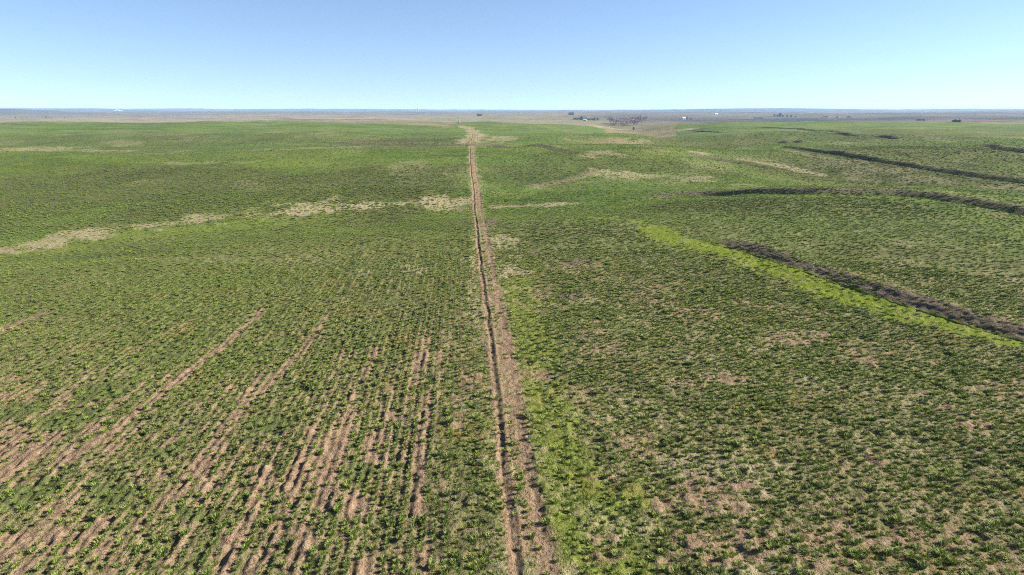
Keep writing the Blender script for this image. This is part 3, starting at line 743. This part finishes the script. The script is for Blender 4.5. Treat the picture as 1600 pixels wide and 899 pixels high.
def building(name, label, cat, px, py, w, d, h, rh, wall, roof, rz=0.0, windows=3, door=True, group=None):
    x, y = at(px, py)
    e = root(name, label, cat, (x, y, gz(x, y) - 0.3), rz, group)
    hw, hd = w / 2, d / 2
    v = [(-hw, -hd, 0), (hw, -hd, 0), (hw, hd, 0), (-hw, hd, 0), (-hw, -hd, h), (hw, -hd, h), (hw, hd, h), (-hw, hd, h), (-hw, 0, h + rh), (hw, 0, h + rh)]
    mesh_obj('wall', v, [(0, 1, 5, 4), (1, 2, 6, 9, 5), (2, 3, 7, 6), (3, 0, 4, 8, 7), (0, 3, 2, 1)], wall, e)
    o, t = 0.6, 0.3; k = rh / hd
    rv = []
    for xx in (-hw - o, hw + o):
        rv += [(xx, -hd - o, h - o * k + .05), (xx, 0, h + rh + .05), (xx, hd + o, h - o * k + .05), (xx, hd + o, h - o * k + t), (xx, 0, h + rh + t + .1), (xx, -hd - o, h - o * k + t)]
    rf = [(0, 1, 7, 6), (1, 2, 8, 7), (2, 3, 9, 8), (3, 4, 10, 9), (4, 5, 11, 10), (5, 0, 6, 11), (0, 5, 4, 1), (1, 4, 3, 2), (6, 7, 10, 11), (7, 8, 9, 10)]
    mesh_obj('roof', rv, rf, roof, e)
    if door:
        v, f = box_v(-1.6, 1.6, -hd - .12, -hd - .01, 0, min(3.2, h * .8)); mesh_obj('door', v, f, M_GLASS if wall is M_WHITE else M_BARK, e)
    for i in range(windows):
        cx = -hw + w * (i + 0.5) / windows
        if abs(cx) < 2.6 and door: continue
        v, f = box_v(cx - .6, cx + .6, -hd - .1, -hd - .01, h * .35, h * .75); mesh_obj('window', v, f, M_GLASS, e)
    return e

def tube(V, F, p, q, r0, r1, n=5):
    p, q = Vector(p), Vector(q); z = (q - p).normalized(); a = z.orthogonal().normalized(); c = z.cross(a)
    i = len(V)
    for P, r in ((p, r0), (q, r1)):
        for k in range(n):
            t = 2 * math.pi * k / n; V.append(tuple(P + a * math.cos(t) * r + c * math.sin(t) * r))
    for k in range(n): F.append((i + k, i + (k + 1) % n, i + n + (k + 1) % n, i + n + k))

def bare_tree_meshes(seed, h):
    rnd = random.Random(seed); V, F = [], []; V2, F2 = [], []
    tube(V, F, (0, 0, -.5), (0, 0, h * .2), h * .03, h * .022, 7)
    def grow(p, d, L, r, lev):
        q = p + d * L
        tube(V if lev < 2 else V2, F if lev < 2 else F2, p, q, r, r * .65, 5 if lev < 2 else 3)
        if lev >= 4: return
        for k in range(4 if lev < 3 else 5):
            a = Vector((rnd.gauss(0, 1), rnd.gauss(0, 1), rnd.gauss(0.25, .6))).normalized()
            nd = (d + a * rnd.uniform(.5, .95)).normalized()
            grow(p + d * L * rnd.uniform(.45, 1.0), nd, L * rnd.uniform(.55, .8), max(r * .6, h * .0035), lev + 1)
    for k in range(4):
        a = 2 * math.pi * k / 4 + rnd.uniform(-.4, .4)
        d = Vector((math.cos(a) * .55, math.sin(a) * .55, 1)).normalized()
        grow(Vector((0, 0, h * .13)), d, h * .32, h * .017, 0)
    return (V, F), (V2, F2)

def leafy_meshes(seed, h, w, cone):
    rnd = random.Random(seed); V, F = [], []; V2, F2 = [], []
    tube(V, F, (0, 0, -.5), (0, 0, h * .6), h * .03, h * .012, 6)
    for k in range(700):
        t = rnd.random() ** .8
        z = h * (.03 + .95 * t)
        rad = (w * (1 - t) ** .8 if cone else w * math.sqrt(max(0.02, 1 - (2 * t - 1) ** 2))) * (0.75 + .5 * noise(np.array(k * .37), np.array(seed * 1.0), 5).item())
        a = rnd.uniform(0, 6.283); q = rad * math.sqrt(rnd.uniform(.15, 1))
        c = Vector((math.cos(a) * q, math.sin(a) * q, z)); s_ = h * rnd.uniform(.03, .07)
        u_ = Vector((rnd.gauss(0, 1), rnd.gauss(0, 1), rnd.gauss(0, 1))).normalized(); v_ = u_.orthogonal().normalized()
        i = len(V2); V2 += [tuple(c + u_ * s_), tuple(c + v_ * s_ * .7), tuple(c - u_ * s_), tuple(c - v_ * s_ * .7)]; F2.append((i, i + 1, i + 2, i + 3))
    return (V, F), (V2, F2)

_tree_cache = {}
def tree(name, label, px, py, h, kind, rz, group, off=(0, 0)):
    x, y = at(px, py); x += off[0]; y += off[1]
    e = root(name, label, 'tree', (x, y, gz(x, y) - .2), rz, group)
    key = kind
    if key not in _tree_cache:
        if kind[0] == 'bare': a, c = bare_tree_meshes(kind[1], 10.0); mats = (M_BARK, M_TWIG)
        else: a, c = leafy_meshes(kind[1], 10.0, 2.6 if kind[0] == 'cone' else 4.2, kind[0] == 'cone'); mats = (M_BARK, M_NEEDLE)
        pr = []
        for nm, (V, F), m in (('trunk', a, mats[0]), ('crown', c, mats[1])):
            me = bpy.data.meshes.new(nm); me.from_pydata(V, [], F); me.materials.append(m); me.update(); pr.append((nm, me))
        _tree_cache[key] = pr
    for nm, me in _tree_cache[key]:
        o = bpy.data.objects.new(nm, me); sc.collection.objects.link(o); o.parent = e
    k = h / 10.0; e.scale = (k, k, k)
    return e

# farmstead beside the leafless grove
building('barn', 'large dark barn with steep roof, highest roof left of the leafless grove', 'barn', 912, 187.5, 20, 16, 7, 8, M_DARKWALL, M_DARKROOF, 0.5)
building('farm_shed', 'long low dark shed left of the large dark barn', 'shed', 900, 187.0, 22, 10, 4, 3, M_DARKWALL, M_DARKROOF, 0.1)
building('farm_shed', 'small white shed in front of the large dark barn', 'shed', 914, 189.2, 12, 8, 4, 2.5, M_WHITE, M_PALEROOF, -0.2)
building('farm_shed', 'very long low dark shed right of the large dark barn', 'shed', 923, 187.6, 30, 9, 3, 2.5, M_DARKWALL, M_DARKROOF, 0.0)
for i, (px, py, h, lab) in enumerate([(906.5, 187.6, 10, 'dark round tree between the large barn and the left shed'), (929, 188.8, 11, 'dark round tree at the right end of the very long shed'),
                                      (933.8, 188.4, 10, 'lone dark round tree farther right of the very long shed')]):
    tree('farmyard_tree', lab, px, py, h, ('round', 11 + i % 2), i * 1.3, 'dark trees of the barn farmstead')
building('barn', 'distant dark barn standing alone above the farmstead', 'barn', 892.5, 179.8, 22, 14, 6, 6, M_DARKWALL, M_DARKROOF, 0.2)
# leafless grove in the creek valley
rg = random.Random(4)
for i in range(30):
    t = i / 29
    px = 954 + 52 * t + rg.uniform(-2, 2); py = 195.2 + 1.0 * math.sin(t * 3.1) + rg.uniform(-3.2, 0.8) - 1.4 * t
    tree('leafless_tree', 'leafless grey tree in the valley grove', px, py, rg.uniform(15, 23), ('bare', 21 + i % 4), rg.uniform(0, 6), 'leafless trees of the valley grove')
tree('creek_bush', 'small green bush beside the pale creek bed below the grove', 990, 203.4, 4.5, ('round', 12), 0.4, None)['category'] = 'bush'
# farm on the right green crest
building('farm_house', 'white farmhouse on the crest right of the leafless grove', 'house', 1068.5, 187.0, 13, 9, 5, 4, M_WHITE, M_PALEROOF, 0.3)
tree('farmyard_tree', 'dark dense tree close beside the white crest farmhouse', 1073, 187.2, 11, ('round', 11), 0.2, 'trees of the crest farm')
tree('farmyard_tree', 'smaller dark tree farther right of the white crest farmhouse', 1079.5, 187.2, 7, ('round', 12), 1.2, 'trees of the crest farm')
building('farm_house', 'tiny distant white house above the right green crest', 'house', 1119, 179.6, 20, 12, 5, 4, M_WHITE, M_PALEROOF, 0.3)
building('farm_shed', 'long flat dark shed on the right green crest', 'shed', 1185, 185.4, 36, 12, 3, 1.6, M_DARKWALL, M_DARKROOF, 0.0, 5)
ORD = ['leftmost', 'second', 'third', 'fourth', 'fifth', 'sixth', 'seventh']
for i, (px, h) in enumerate([(1210, 12), (1214, 10), (1218.5, 17), (1223, 10), (1230, 10), (1236, 11), (1243, 8)]):
    tree('windbreak_tree', ('tallest dark tree' if h > 15 else ORD[i] + ' dark tree from the left') + ' of the broken row behind the right green crest', px, 182.4 + i * .25, h, ('round', 11 + i % 2), i * .7, 'dark trees behind the right green crest')
for i, (px, py, n_, lab) in enumerate([(1287, 183.6, 3, 'left'), (1306, 184.4, 2, 'middle'), (1323, 184.0, 3, 'right')]):
    for k in range(n_):
        tree('windbreak_tree', '%s dark tree in the %s of three far clumps in the blue distance' % (ORD[k], lab), px + k * 2.4, py, 6.5, ('round', 11 + k % 2), k, '%s far clump of dark trees' % lab)
for (px0, n_, py, lab) in [(1431, 7, 188.9, 'dark tree in the left far belt at the blue valley rim'), (1488, 6, 191.2, 'dark tree in the right far belt at the blue valley rim')]:
    for k in range(n_):
        tree('windbreak_tree', ORD[k] + ' ' + lab, px0 + k * 2.3, py, 3.6 + 0.5 * (k % 3), ('round', 11 + k % 2), k * .9, 'belt: ' + lab)
# left plain: isolated dark trees and a white farm
for px, h, lab in [(6, 5, 'faint dark bush at the far left picture edge'), (24, 7, 'dark bush, second from the left on the tan plain'), (34.5, 5, 'faint dark bush, third from the left on the tan plain'),
                   (72, 8, 'largest dark bush on the far left tan plain'), (76.5, 5, 'small dark bush just right of the largest one'), (80.5, 5, 'small dark bush second right of the largest one'), (101.5, 6, 'rightmost dark bush on the far left tan plain')]:
    tree('plain_bush', lab, px, 185.2, h, ('round', 11), px, 'dark bushes on the tan plain')['category'] = 'bush'
building('farm_building', 'brightest large white farm building on the far left ridge', 'building', 184, 173.6, 34, 22, 11, 6, M_WHITE, M_PALEROOF, 0.2)
building('farm_building', 'small white farm building left of the brightest one', 'building', 179.3, 173.2, 18, 14, 8, 5, M_WHITE, M_PALEROOF, -0.2)
building('farm_building', 'small white farm building right of the brightest one', 'building', 189.5, 174.0, 18, 14, 7, 4, M_WHITE, M_PALEROOF, 0.4)
building('barn', 'dark long barn beyond the gravel road', 'barn', 749.5, 181.2, 26, 12, 5, 4, M_DARKWALL, M_DARKROOF, 0.0)
# tower on the horizon
x, y = at(653, 174.6)
e = root('water_tower', 'tiny pale water tower standing on the horizon', 'tower', (x, y, gz(x, y) - .5))
V, F = [], []
for k in range(4):
    a = math.pi / 4 + k * math.pi / 2; tube(V, F, (math.cos(a) * 5, math.sin(a) * 5, 0), (math.cos(a) * 4, math.sin(a) * 4, 24), .5, .5, 6); mesh_obj('leg', V, F, M_PALEROOF, e); V, F = [], []
tube(V, F, (0, 0, 0), (0, 0, 24), 1.0, 1.0, 8); mesh_obj('riser_pipe', V, F, M_PALEROOF, e); V, F = [], []
for r0, r1, z0, z1 in ((1.5, 6, 22, 25), (6, 6, 25, 32), (6, 3.5, 32, 35), (3.5, .2, 35, 36.5)):
    tube(V, F, (0, 0, z0), (0, 0, z1), r0, r1, 14)
mesh_obj('tank', V, F, M_PALEROOF, e)

# pale stones lying on the near bank
def rock(label, px, py, size, seed, group='pale stones on the bank'):
    x, y = at(px, py); rnd = random.Random(seed)
    bm = bmesh.new(); bmesh.ops.create_icosphere(bm, subdivisions=2, radius=1)
    for v in bm.verts:
        k = 0.75 + 0.5 * noise(np.array(v.co.x * 1.3 + seed), np.array(v.co.y * 1.3 + v.co.z), seed).item()
        v.co = Vector((v.co.x * size * k, v.co.y * size * .7 * k, v.co.z * size * .55 * k))
    me = bpy.data.meshes.new('stone'); bm.to_mesh(me); bm.free(); me.materials.append(M_ROCK)
    z = gz(x, y)
    for lab, pts, hf, hb, h, kk in BANKS[:1]:
        d, sd, al = seg_dist(np.array([x]), np.array([y]), pts); w = hf if sd[0] > 0 else hb
        if d[0] < w: z += float(h * (0.8 + 0.4 * noise(al / 9, 0 * al, 81))[0] * bank_profile(np.array([-d[0] / w if sd[0] > 0 else d[0] / w]))[0])
    o = add('stone', me, label=label, category='stone', group=group); o.location = (x, y, z + size * .15); o.rotation_euler[2] = seed
rock('pale stone halfway along the bare dark bank', 1325, 430, .22, 1)
rock('small pale stone left of the bank middle stone', 1269, 424, .17, 2)
rock('pale stone near the right end of the bare dark bank', 1541, 491, .24, 3)
rock('pale stone just right of the one near the bank end', 1551, 495, .18, 4)
rock('small pale stone on the bank between the middle and right stones', 1447, 476, .17, 5)

# ------------------------------------------------------------------ haze
hz = bpy.data.meshes.new('haze')
zb, zt = Z_MIN - 1.5, max(Z_MAX, CAM_H) + 12
bm = bmesh.new(); bmesh.ops.create_cube(bm, size=1.0)
for v in bm.verts: v.co = (v.co.x * 50000, v.co.y * 50000, zb + (v.co.z + .5) * (zt - zb))
bm.to_mesh(hz); bm.free()
m, n, l = new_mat('haze_air')
n.remove(n['Principled BSDF'])
pv = n.new('ShaderNodeVolumePrincipled'); pv.inputs['Color'].default_value = (0.42, 0.64, 1.0, 1)
pv.inputs['Density'].default_value = 0.00005
l.new(pv.outputs[0], n['Material Output'].inputs['Volume'])
hz.materials.append(m)
add('haze', hz, kind='stuff')
